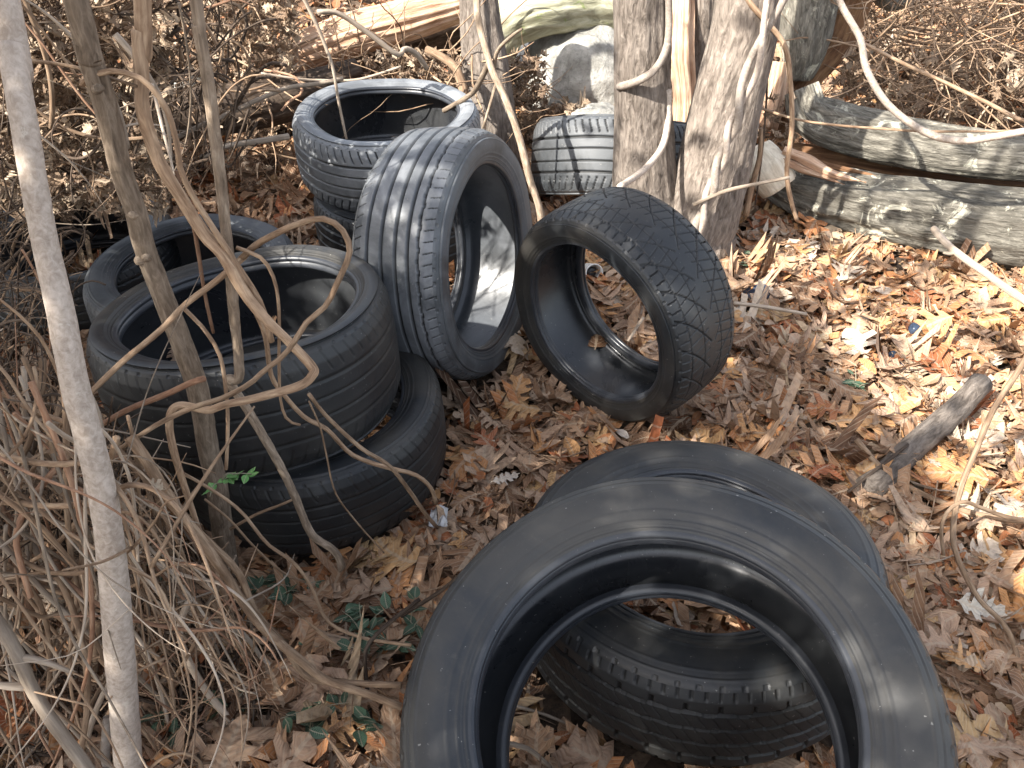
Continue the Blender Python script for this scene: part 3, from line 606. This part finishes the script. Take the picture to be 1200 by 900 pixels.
# ------------------------------------------------------------------ logs, rocks and torn wood
def mesh_log(name, label, cat, parts, base):
    root = empty(name, base); tag(root, label, cat)
    for pn, P, r, mat, kw in parts:
        mb = MB(); tube(mb, P, r, kw.pop('nseg', 110), step=kw.pop('step', .012), furrow=kw.pop('furrow', .01), **kw); mb.build(pn, M[mat], root)
    return root
def W3(l): return np.array([at(a, b, c) for a, b, c in l])
lowP = W3([(893, 200, 2.98), (925, 217, 2.93), (980, 232, 2.84), (1060, 247, 2.73), (1150, 262, 2.62), (1280, 278, 2.5), (1480, 290, 2.45)])
upP = W3([(940, 103, 3.12), (950, 132, 3.08), (990, 150, 3.03), (1060, 166, 2.95), (1150, 180, 2.85), (1280, 190, 2.75), (1480, 200, 2.7)])
mesh_log('fallen_log', 'long weathered grey log split lengthwise, lying on the leaves at right', 'log', [
    ('lower_half', lowP, [.065, .108, .122, .132, .14, .14, .135], 'oldlog', dict(ridge=.13, rough=.05)),
    ('upper_half', upP, [.065, .093, .097, .092, .088, .095, .1], 'oldlog', dict(ridge=.13, rough=.05)),
    ('torn_core', W3([(905, 180, 3.08), (960, 190, 3.08), (1060, 206, 3.0), (1180, 220, 2.9), (1400, 230, 2.8)]), [.05, .06, .06, .06, .06], 'torn_dark', dict(ridge=.2)),
    ('splinter', W3([(918, 176, 2.85), (945, 188, 2.82), (975, 203, 2.78), (1015, 214, 2.74)]), [.014, .022, .014, .003], 'torn', dict(ridge=.35, nseg=30)),
    ('splinter', W3([(912, 186, 2.84), (940, 198, 2.81), (968, 208, 2.78), (990, 216, 2.75)]), [.012, .018, .01, .003], 'torn', dict(ridge=.35, nseg=30)),
    ('splinter', W3([(935, 180, 2.9), (970, 193, 2.86), (1030, 208, 2.8), (1080, 214, 2.76)]), [.01, .014, .01, .003], 'torn_dark', dict(ridge=.35, nseg=30)),
    ('broken_end', W3([(886, 172, 2.9), (897, 196, 2.87), (912, 220, 2.84)]), [.05, .085, .07], 'palewood', dict(ridge=.25, nseg=24)),
], (lowP[0][0], lowP[0][1], 0))
mesh_log('broken_tree', 'broken leaning tree with orange torn wood behind the leaning trunk', 'tree', [
    ('trunk', W3([(958, -80, 3.4), (950, -10, 3.35), (943, 50, 3.3), (935, 90, 3.3)]), [.13, .12, .1, .06], 'oldlog', dict(ridge=.12)),
    ('torn_wood', W3([(1005, -60, 3.5), (990, 0, 3.5), (975, 50, 3.45), (945, 95, 3.35), (925, 130, 3.3), (915, 170, 3.25)]), [.1, .1, .085, .06, .05, .05], 'torn_dark', dict(ridge=.2)),
    ('branch', W3([(1020, -30, 3.6), (1045, 0, 3.7), (1080, -20, 3.8)]), [.05, .045, .04], 'oldlog', dict(ridge=.1)),
    ('stub', W3([(912, 75, 3.3), (905, 110, 3.25), (895, 150, 3.2)]), [.05, .06, .055], 'torn', dict(ridge=.25)),
], (at(915, 170, 3.25)[0], 3.25, 0))
mesh_log('fallen_log', 'torn orange and pink log slanting behind the sunlit back tyre', 'log', [
    ('bark', W3([(120, 150, 3.9), (230, 120, 3.9), (330, 90, 3.95), (430, 62, 4.05), (530, 36, 4.15), (600, 22, 4.3)]), [.1, .13, .13, .12, .13, .13], 'twig_dark', dict(ridge=.12)),
    ('torn_wood', W3([(215, 108, 3.72), (270, 95, 3.72), (330, 72, 3.75), (400, 45, 3.8), (470, 26, 3.85), (545, 6, 3.95)]), [.02, .05, .08, .09, .085, .06], 'torn', dict(ridge=.22)),
], (at(120, 140, 3.9)[0], 3.9, 0))
mesh_log('fallen_log', 'pale mossy log arching above the rocks at the top', 'log', [
    ('trunk', W3([(560, 95, 4.0), (575, 60, 4.0), (595, 25, 4.0), (640, 10, 4.0), (700, 12, 4.1), (780, 20, 4.2), (860, 30, 4.3)]), [.09, .12, .125, .11, .1, .1, .1], 'mossylog', dict(ridge=.06, rough=.06)),
], (at(560, 95, 4.0)[0], 4.0, 0))
mesh_log('tree_stump', 'grey upright stump left of the rocks, behind the thin bent sapling', 'stump', [
    ('trunk', W3([(556, -60, 3.55), (562, 20, 3.5), (568, 90, 3.45), (572, 150, 3.4), (572, 200, 3.4)]), [.07, .08, .1, .12, .15], 'bark', dict(ridge=.1)),
], (at(572, 160, 3.4)[0], 3.4, 0))
mesh_log('split_tree', 'split tree showing bright orange torn wood between the two trunks', 'tree', [
    ('torn_wood', W3([(797, -60, 3.4), (800, 0, 3.35), (798, 60, 3.3), (802, 110, 3.3), (800, 165, 3.3), (798, 215, 3.3)]), [.04, .045, .05, .045, .05, .06], 'torn', dict(ridge=.3)),
    ('trunk', W3([(822, -60, 3.45), (822, 0, 3.4), (820, 60, 3.4), (818, 110, 3.4), (815, 200, 3.4)]), [.06, .06, .06, .055, .07], 'bark', dict(ridge=.1)),
], (at(800, 190, 3.3)[0], 3.3, 0))
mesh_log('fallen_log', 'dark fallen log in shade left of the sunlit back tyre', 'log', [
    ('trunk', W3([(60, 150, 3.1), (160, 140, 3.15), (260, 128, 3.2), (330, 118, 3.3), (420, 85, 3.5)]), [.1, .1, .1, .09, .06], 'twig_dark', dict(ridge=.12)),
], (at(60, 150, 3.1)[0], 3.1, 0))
def rock(label, px, py, Y, sx, sy, sz, seed):
    u = np.linspace(0, np.pi, 70); v = np.linspace(0, 2*np.pi, 120, endpoint=False); U, Vv = np.meshgrid(u, v, indexing='ij')
    D = np.stack([np.sin(U)*np.cos(Vv), np.sin(U)*np.sin(Vv), np.cos(U)], -1)
    f = 1+.2*noise(D*1.6+seed, 1.3)+.07*noise(D*4+seed, 1.5)+.025*noise(D*11+seed, 1.6)
    f = f*(1+.12*np.round(noise(D*1.1+seed*2, 1.3)*2)/2*.5)
    p = at(px, py, Y) if py < 1500 else np.array([.02, .3, .015]); mb = MB(); mb.grid(D*f[..., None]*np.array([sx, sy, sz])+p)
    o = mb.build('rock', M['rock'], base=(p[0], p[1], 0)); tag(o, label, 'rock', 'rocks at the back')
rock('big pale sunlit rock beside the straight trunk', 686, 92, 4.1, .33, .34, .31, 1.0)
rock('long low pale rock under the mossy arching log', 655, 105, 4.5, .3, .25, .28, 3.3)
rock('small rounded rock low in front of the big pale rock', 700, 144, 3.5, .13, .12, .085, 5.1)
rock('greyish rock in shadow left of the big pale rock', 665, 130, 3.95, .14, .15, .16, 7.7)
rock('small pale stone left of the thin rough sapling at the back', 228, 98, 3.6, .08, .08, .07, 9.2)
rock('low rock under the near edge of the large tilted tyre', 560, 1800, .3, .09, .09, .1, 4.4)
# ------------------------------------------------------------------ random vine tangle on the left
def xmax(y):
    return float(np.interp(y, [0, 200, 260, 430, 480, 560, 640, 720, 800, 900], [330, 300, 120, 90, 150, 215, 265, 330, 350, 300]))
def tangle_path(px, py, ang, steps, st, curv, Y, dY):
    pts = []; k = rng.normal()*curv; jit = abs(rng.normal())*35
    for i in range(steps):
        lim = xmax(py)-jit
        if px > lim and i > 1: break
        if px > lim-60: ang += .3*((1.75-ang+math.pi) % (2*math.pi)-math.pi)
        pts.append((px, py, Y)); k += rng.normal()*curv*.35; k *= .93; ang += k; px += st*math.cos(ang); py += st*math.sin(ang); Y += dY
    return pts
def to3(pts):
    P = []
    for a, b, Y in pts:
        p = at(a, b, Y)
        if p[2] < .02: p = gz(a, b, .02+rng.random()*.03)
        P.append(p)
    return np.array(P)
cnt = 0
while cnt < 170:
    low = rng.random() < .75
    if low: px, py, Y = rng.uniform(-60, 300), rng.uniform(470, 940), rng.uniform(.72, 1.0)
    else: px, py, Y = rng.uniform(-60, 300), rng.uniform(-20, 450), rng.uniform(1.2, 2.4)
    if low and rng.random() < .7:      # long strands sweeping down to the right
        px, py = rng.uniform(-120, 190), rng.uniform(400, 700)
        pts = tangle_path(px, py, rng.normal()*.22+1.0, rng.integers(16, 30), 22, .095, Y+.08, -.012+rng.normal()*.004)
    else: pts = tangle_path(px, py, rng.choice([.9, 1.2, 2.2, -.6, .3, 1.6, -2.2])+rng.normal()*.4, rng.integers(12, 24), 24, .1, Y, rng.normal()*.008)
    if len(pts) < 6: continue
    P = to3(pts); w = rng.choice([3, 4.5, 6, 8, 10], p=[.3, .33, .2, .12, .05]); r = w/2*depth(P[0])/CF
    mb = MB(); tube(mb, P, [r, r*.95, r*.8, r*.5, r*.2], 7, rough=.1, wob=.003)
    for q in range(rng.integers(0, 3)):
        i = rng.integers(1, len(P)-2); d = rng.normal(size=3)*.06; tube(mb, [P[i], P[i]+d, P[i]+d*2+rng.normal(size=3)*.02], [r*.6, r*.5, r*.25], 5)
    o = mb.build('vine', M[rng.choice(['vine', 'vine', 'vine', 'vine_red', 'bark_stem', 'vine', 'deadwood'])], base=P[np.argmin(P[:, 2])])
    tag(o, 'thin bare vine woven into the tangle of the left thicket', 'vine', 'thin unnamed vines of the left thicket'); cnt += 1
def brush():
    mb = MB(); mb2 = MB()
    for i in range(2700):
        a = rng.random()
        if a < .55: px, py, Y, st, w = rng.uniform(-120, 330), rng.uniform(430, 1000), rng.uniform(.95, 1.5), 13, rng.choice([1.5, 2.5, 4, 6], p=[.4, .35, .17, .08])
        elif a < .8: px, py, Y, st, w = rng.uniform(-120, 340), rng.uniform(-60, 430), rng.uniform(1.7, 2.6), 14, rng.uniform(1, 4.5)
        else: px, py, Y, st, w = rng.uniform(-150, 200), rng.uniform(250, 700), rng.uniform(1.0, 1.9), 14, rng.uniform(1, 3)
        pts = tangle_path(px, py, rng.uniform(0, 6.28), rng.integers(7, 20), st, .17, Y, rng.normal()*.01)
        if len(pts) < 4: continue
        P = to3(pts); r = w/2*depth(P[0])/CF; tube(mb2 if rng.random() < (.7 if a < .8 else .85) else mb, P, [r, r*.8, r*.15], 5, step=.03)  # most twigs take the dark colour to stand for shade in the thicket
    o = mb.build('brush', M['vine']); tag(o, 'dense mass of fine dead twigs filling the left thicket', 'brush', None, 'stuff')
    o = mb2.build('brush', M['twig_dark']); tag(o, 'dead twigs deep inside the left thicket, coloured dark for its shade', 'brush', None, 'stuff')
    # brush at the back
    mb = MB()
    def tw(px, py, Y, ln, w, n=4):
        p = at(px, py, Y)
        zg = float(height(p[0], p[1]))
        if p[2] < zg+.01: p[2] = zg+.01
        d = rng.normal(size=3)*np.array([1, .6, .6]); d /= np.linalg.norm(d); P = [p]
        for k in range(n): d = d+rng.normal(size=3)*.3; d /= np.linalg.norm(d); P.append(P[-1]+d*ln/n)
        P = np.array(P); P[:, 2] = np.maximum(P[:, 2], height(P[:, 0], P[:, 1])+.005)
        r = w/2*depth(P[0])/CF; tube(mb, P, [r, r*.7, r*.3], 5, step=.05)
    for i in range(650): tw(rng.uniform(980, 1330), rng.uniform(-40, 140), rng.uniform(3.2, 4.6), rng.uniform(.25, .8), rng.uniform(1, 3))
    for i in range(420): tw(rng.uniform(170, 560), rng.uniform(60, 215), rng.uniform(3.1, 4.1), rng.uniform(.2, .6), rng.uniform(1, 3))
    for i in range(90): tw(rng.uniform(570, 650), rng.uniform(60, 170), rng.uniform(3.4, 4.3), rng.uniform(.1, .35), rng.uniform(1, 2.2))
    o = mb.build('brush', M['vine']); tag(o, 'pale dead twigs piled at the back behind the tyres', 'brush', None, 'stuff')
    mb = MB()
    def lv(n, x0, x1, y0, y1, Y0, Y1, s0, s1):
        a = rng.uniform(x0, x1, n); b = rng.uniform(y0, y1, n); Y = rng.uniform(Y0, Y1, n)
        P = np.array([at(*q) for q in zip(a, b, Y)]); g = height(P[:, 0], P[:, 1]); P[:, 2] = np.maximum(P[:, 2], g+.02)
        add_leaves(mb, P, rng.uniform(s0, s1, n), rng.uniform(0, 3.1, n), 0, 3, 1.5); 
    lv(1900, -80, 195, -50, 250, 1.8, 2.4, .03, .07); lv(800, 185, 350, -40, 90, 3.2, 3.9, .035, .08)
    lv(250, 0, 320, 80, 220, 2.9, 3.3, .03, .07); lv(500, 980, 1300, 60, 145, 3.2, 4.0, .04, .09); lv(700, 980, 1320, -40, 100, 3.6, 4.8, .03, .08)
    lv(170, 585, 640, 65, 165, 3.5, 3.8, .04, .08); lv(150, 620, 720, 120, 170, 3.5, 3.8, .04, .08)
    lv(260, -60, 200, 560, 900, .85, 1.2, .02, .06)
    lv(160, 430, 540, 60, 100, 3.3, 3.7, .03, .07); lv(120, 840, 940, 100, 240, 2.9, 3.3, .03, .07)
    o = mb.build('dead_leaves', M['leaf_hang']); tag(o, 'withered brown leaves caught in the twigs of thicket and brush', 'dead leaves', None, 'stuff')
    mb = MB()
    for i in range(2200):
        y = rng.uniform(.2, 5); x = rng.uniform(-1, 1)*(.72*y+.6); L = rng.uniform(.03, .22); a = rng.uniform(0, 6.28)
        d = np.array([math.cos(a), math.sin(a), rng.normal()*.12])*L; p = np.array([x, y, float(height(np.array(x), np.array(y)))+rng.uniform(.02, .05)])
        if not clear_of_tyres(np.array([x, x+d[0]]), np.array([y, y+d[1]]), None).all(): continue
        tube(mb, [p, p+d*.5+rng.normal(size=3)*.01, p+d], [rng.uniform(.001, .003), .0008], 5)
    o = mb.build('twig_litter', M['vine']); tag(o, 'small broken twigs strewn over the leaf litter', 'twigs', None, 'stuff')
brush()
# ------------------------------------------------------------------ green plants
def plant(px, py, n, label, mat='green', size=.045, Y=None, ht=.05, group='green plants on the forest floor'):
    p = gz(px, py, .03) if Y is None else at(px, py, Y); root = empty('ground_plant', p); tag(root, label, 'plant', group)
    st = MB(); lf = MB()
    for i in range(n):
        a = rng.uniform(0, 6.28); L = rng.uniform(.04, .1); q = p+np.array([math.cos(a), math.sin(a), 0])*L*.7+np.array([0, 0, rng.uniform(.3, 1)*ht])
        tube(st, [p, (p+q)/2+np.array([0, 0, .012]), q], [.0014, .0008], 5)
        for k in range(rng.integers(3, 6)):
            b = rng.uniform(0, 6.28); s = rng.uniform(.7, 1.2)*size; t = .25+.75*rng.random(); c = p+(q-p)*t+np.array([math.cos(b), math.sin(b), .15])*s*.5
            add_leaves(lf, np.array([c]), np.array([s]), np.array([rng.uniform(.1, .6)]), 1, 5, .25, None, np.array([b]))
    st.build('stem', M['green'], root); lf.build('foliage', M[mat], root)
for (px, py, n, lb) in [(300, 688, 4, 'small dark green plant at the foot of the knotted sapling'), (355, 695, 5, 'dark green plant on the leaves before the tyre stack'), (425, 742, 7, 'green plant nearest the front tyre, under the curving vine'),
    (440, 770, 5, 'green plant by the dark twig left of the front tyre'), (368, 838, 7, 'broad leaved green plant low in the middle of the thicket edge'), (445, 850, 4, 'small green plant at the left edge of the front tyre'), (270, 835, 4, 'shaded green plant among the lower vines'),
    (200, 700, 3, 'shaded green plant inside the thicket'), (845, 300, 3, 'green leaves at the foot of the leaning trunk'), (882, 312, 3, 'tiny green plant right of the leaning trunk'), (1002, 458, 3, 'tiny green plant on the sunlit litter at right'), (480, 745, 4, 'green plant touching the rim of the front tyre'), (215, 850, 4, 'green plant by the hooked pale vine'), (395, 765, 4, 'green plant beside the brown stick')]:
    plant(px, py, max(1, (n+1)//2), lb, size=.036)
plant(258, 566, 4, 'bright green leaf sprig growing on the knotted sapling', 'bright_green', .022, 1.07, .02, None)
plant(198, 662, 2, 'pair of bluish green leaves on a thicket vine', 'green', .016, 1.0, .02, None)
# ------------------------------------------------------------------ litter items
def lathe(prof, n=40):
    A = np.linspace(0, 2*np.pi, n, endpoint=False); r = np.array([q[0] for q in prof])[:, None]; z = np.array([q[1] for q in prof])[:, None]
    return np.stack([r*np.cos(A), r*np.sin(A), z+0*A], -1)
p = gz(692, 318, .04); root = empty('cup', p); tag(root, 'small white cup lying on its side, seen through the arrow tread tyre', 'cup')
rot = np.array(Matrix.Rotation(R_(72), 3, 'X')@Matrix.Rotation(.3, 3, 'Y'))
mb = MB(); mb.grid((lathe([(.001, -.03), (.024, -.03), (.028, 0), (.031, .03), (.033, .033), (.0305, .034), (.027, .03), (.024, -.02), (.001, -.02)])@rot.T)+p); mb.build('body', M['white'], root)
mb = MB(); mb.grid((lathe([(.001, .012), (.012, .014), (.018, .01), (.001, .006)])@rot.T)+p); mb.build('dark_inside', M['black'], root)  # small black disc set inside the cup
def scrap(name, label, cat, px, py, sx, sy, mat, amp=.3, z=.04, sd=1.):
    p = gz(px, py, z); X, Y = np.meshgrid(np.linspace(-1, 1, 30), np.linspace(-1, 1, 24), indexing='ij')
    e = 1-.25*np.abs(noise(np.stack([X*0+np.arctan2(Y, X), X*0, X*0+sd], -1), 2.))
    G = np.stack([X*sx*e, Y*sy*e, amp*sx*noise(np.stack([X*2+sd, Y*2, X*0], -1), 1.6)], -1)
    mb = MB(); mb.grid(G+p, False); mb.grid((G+p-np.array([0, 0, .0015]))[::-1], False); tag(mb.build(name, M[mat], base=p, smooth=amp < .6), label, cat)
scrap('plastic_scrap', 'dark blue plastic scrap on the leaves right of the arrow tread tyre', 'plastic scrap', 884, 342, .05, .04, 'blue')
scrap('plastic_scrap', 'black torn plastic bit on the sunlit litter at right', 'plastic scrap', 1043, 422, .03, .04, 'blue', .4, .03, 4.)
scrap('wrapper', 'crumpled clear wrapper at the tip of the long vine', 'wrapper', 514, 606, .022, .03, 'foil', .8, .05, 2.)
U, Vv = np.meshgrid(np.linspace(0, np.pi, 24), np.linspace(0, 2*np.pi, 32, endpoint=False), indexing='ij')
D = np.stack([np.sin(U)*np.cos(Vv), np.sin(U)*np.sin(Vv), np.cos(U)], -1); p = gz(1072, 386, .04)
mb = MB(); mb.grid(D*.02*(1+.25*noise(D*3, 1.5))[..., None]+p); tag(mb.build('seed_ball', M['blue'], base=p), 'round blackish ball on the sunlit leaves at right', 'ball')
# ------------------------------------------------------------------ unseen leafy tree added behind the viewer to shade the near ground
SUN_AZ = math.atan2(-.45, -.62); SUN_EL = R_(41)
sd = np.array([math.cos(SUN_AZ)*math.cos(SUN_EL), math.sin(SUN_AZ)*math.cos(SUN_EL), math.sin(SUN_EL)])
def added_shade_tree():
    root = empty('added_shade_tree', (-3.3, -2.3, 0)); tag(root, 'unseen leaf covered tree added behind the viewer to shade the near tyres', 'tree')
    b = np.array([-3.3, -2.3, -.05]); mb = MB(); C, _ = tube(mb, [b, b+[.1, .1, 1.2], b+[.3, .3, 2.4], b+[.5, .8, 4]], [.13, .1, .08, .03], 20, rough=.05); mb.build('trunk', M['bark'], root)
    cr = MB(); P = []
    poly = [(-3.4, 3.7), (-1.2, 3.6), (-.68, 3.0), (-.65, 2.6), (-.85, 2.35), (-.85, 2.15), (-.45, 2.12), (-.05, 1.95), (.35, 2.4), (.95, 2.3), (1.05, 1.7), (1.1, 1.2), (1.12, .5), (1.0, -.3), (-3.0, -.3)]  # wanted shade outline on the ground; the crown is shaped to cast it
    px = np.array([q[0] for q in poly]); py = np.array([q[1] for q in poly])
    def inside(x, y):
        c = False; j = len(px)-1
        for i in range(len(px)):
            if (py[i] > y) != (py[j] > y) and x < (px[j]-px[i])*(y-py[i])/(py[j]-py[i])+px[i]: c = not c
            j = i
        return c
    gl = []
    while len(P) < 17500:
        x, y = rng.uniform(-3.4, 2.2), rng.uniform(-.3, 3.7)
        if not inside(x, y):
            if rng.random() > .06 or (x < .6 and y > 2.5): continue
        else:
            q = noise(np.array([x, y, .3]), 4.2)
            if q > (.75 if x+y > 1.8 else 1.3) and rng.random() < .8: continue
            if x+y > 1.7 and x > -.3 and rng.random() < .3: continue
        z = rng.uniform(1.75, 3.1); P.append(np.array([x, y, 0])+sd*(z/sd[2]))
    P = np.array(P); add_leaves(cr, P, rng.uniform(.06, .13, len(P)), rng.uniform(0, 3.1, len(P)), 0, 3, .6)
    cr.build('crown', M['leaf_hang'], root)
    lb = MB()
    for i in range(26):
        q = P[rng.integers(len(P))]; c0 = C[rng.integers(len(C)//3, len(C))]; tube(lb, [c0, (c0+q)/2+rng.normal(size=3)*.15+np.array([0, 0, .1]), q], [.014, .008, .003], 6)
    lb.build('limbs', M['bark'], root)
added_shade_tree()
def bare_tree(x, y, label):
    root = empty('bare_tree', (x, y, 0)); tag(root, label, 'tree'); b = np.array([x, y, -.1]); mb = MB()
    C, _ = tube(mb, [b, b+[.1, .1, 2], b+[.3, .3, 4.5], b+[.5, .4, 7]], [.12, .1, .08, .03], 16, rough=.05); mb.build('trunk', M['bark'], root)
    cr = MB()
    for i in range(34):
        q = C[int(len(C)*rng.uniform(.35, 1))-1]; e = rng.normal(size=3); e[2] = abs(e[2])*.6; e /= np.linalg.norm(e); L = rng.uniform(.9, 2.2)
        tube(cr, [q, q+e*L*.5, q+e*L+rng.normal(size=3)*.2], [.025, .015, .004], 5)
        for j in range(7):
            g = q+e*L*rng.uniform(.2, 1); h = rng.normal(size=3)*.35; tube(cr, [g, g+h*.6, g+h*1.2+rng.normal(size=3)*.1], [.007, .005, .002], 4)
    cr.build('crown', M['bark'], root)
bare_tree(-1.3, -2.9, 'bare tree behind the viewer on the left, casting dappled shade')
bare_tree(-2.3, -3.4, 'bare tree straight behind the viewer, casting dappled shade')
#bare_tree(-3.6, .3, 'bare tree outside the picture to the left, casting dappled shade')
# ------------------------------------------------------------------ light
w = bpy.data.worlds.new('World'); S.world = w; w.use_nodes = True; nt = w.node_tree
sky = nt.nodes.new('ShaderNodeTexSky'); sky.sky_type = 'NISHITA'; sky.sun_disc = False; sky.sun_elevation = SUN_EL
sky.sun_rotation = math.pi/2-SUN_AZ; sky.air_density = 1.0; sky.dust_density = 2.5
hsv = nt.nodes.new('ShaderNodeHueSaturation'); hsv.inputs['Saturation'].default_value = .5; nt.links.new(sky.outputs[0], hsv.inputs['Color'])
nt.links.new(hsv.outputs[0], nt.nodes['Background'].inputs[0]); nt.nodes['Background'].inputs[1].default_value = .15
sun = bpy.data.lights.new('sun', 'SUN'); sun.energy = 4.8; sun.angle = R_(.6); sun.color = (1, .95, .87)
so = bpy.data.objects.new('sun', sun); COL.objects.link(so); so.rotation_euler = Vector(sd).to_track_quat('Z', 'Y').to_euler()
S.view_settings.view_transform = 'Standard'; S.view_settings.look = 'None'; S.view_settings.exposure = 1.5; S.view_settings.gamma = 1
S.cycles.max_bounces = 6; S.cycles.diffuse_bounces = 3; S.cycles.glossy_bounces = 3
try: S.cycles.use_denoising = True
except Exception: pass
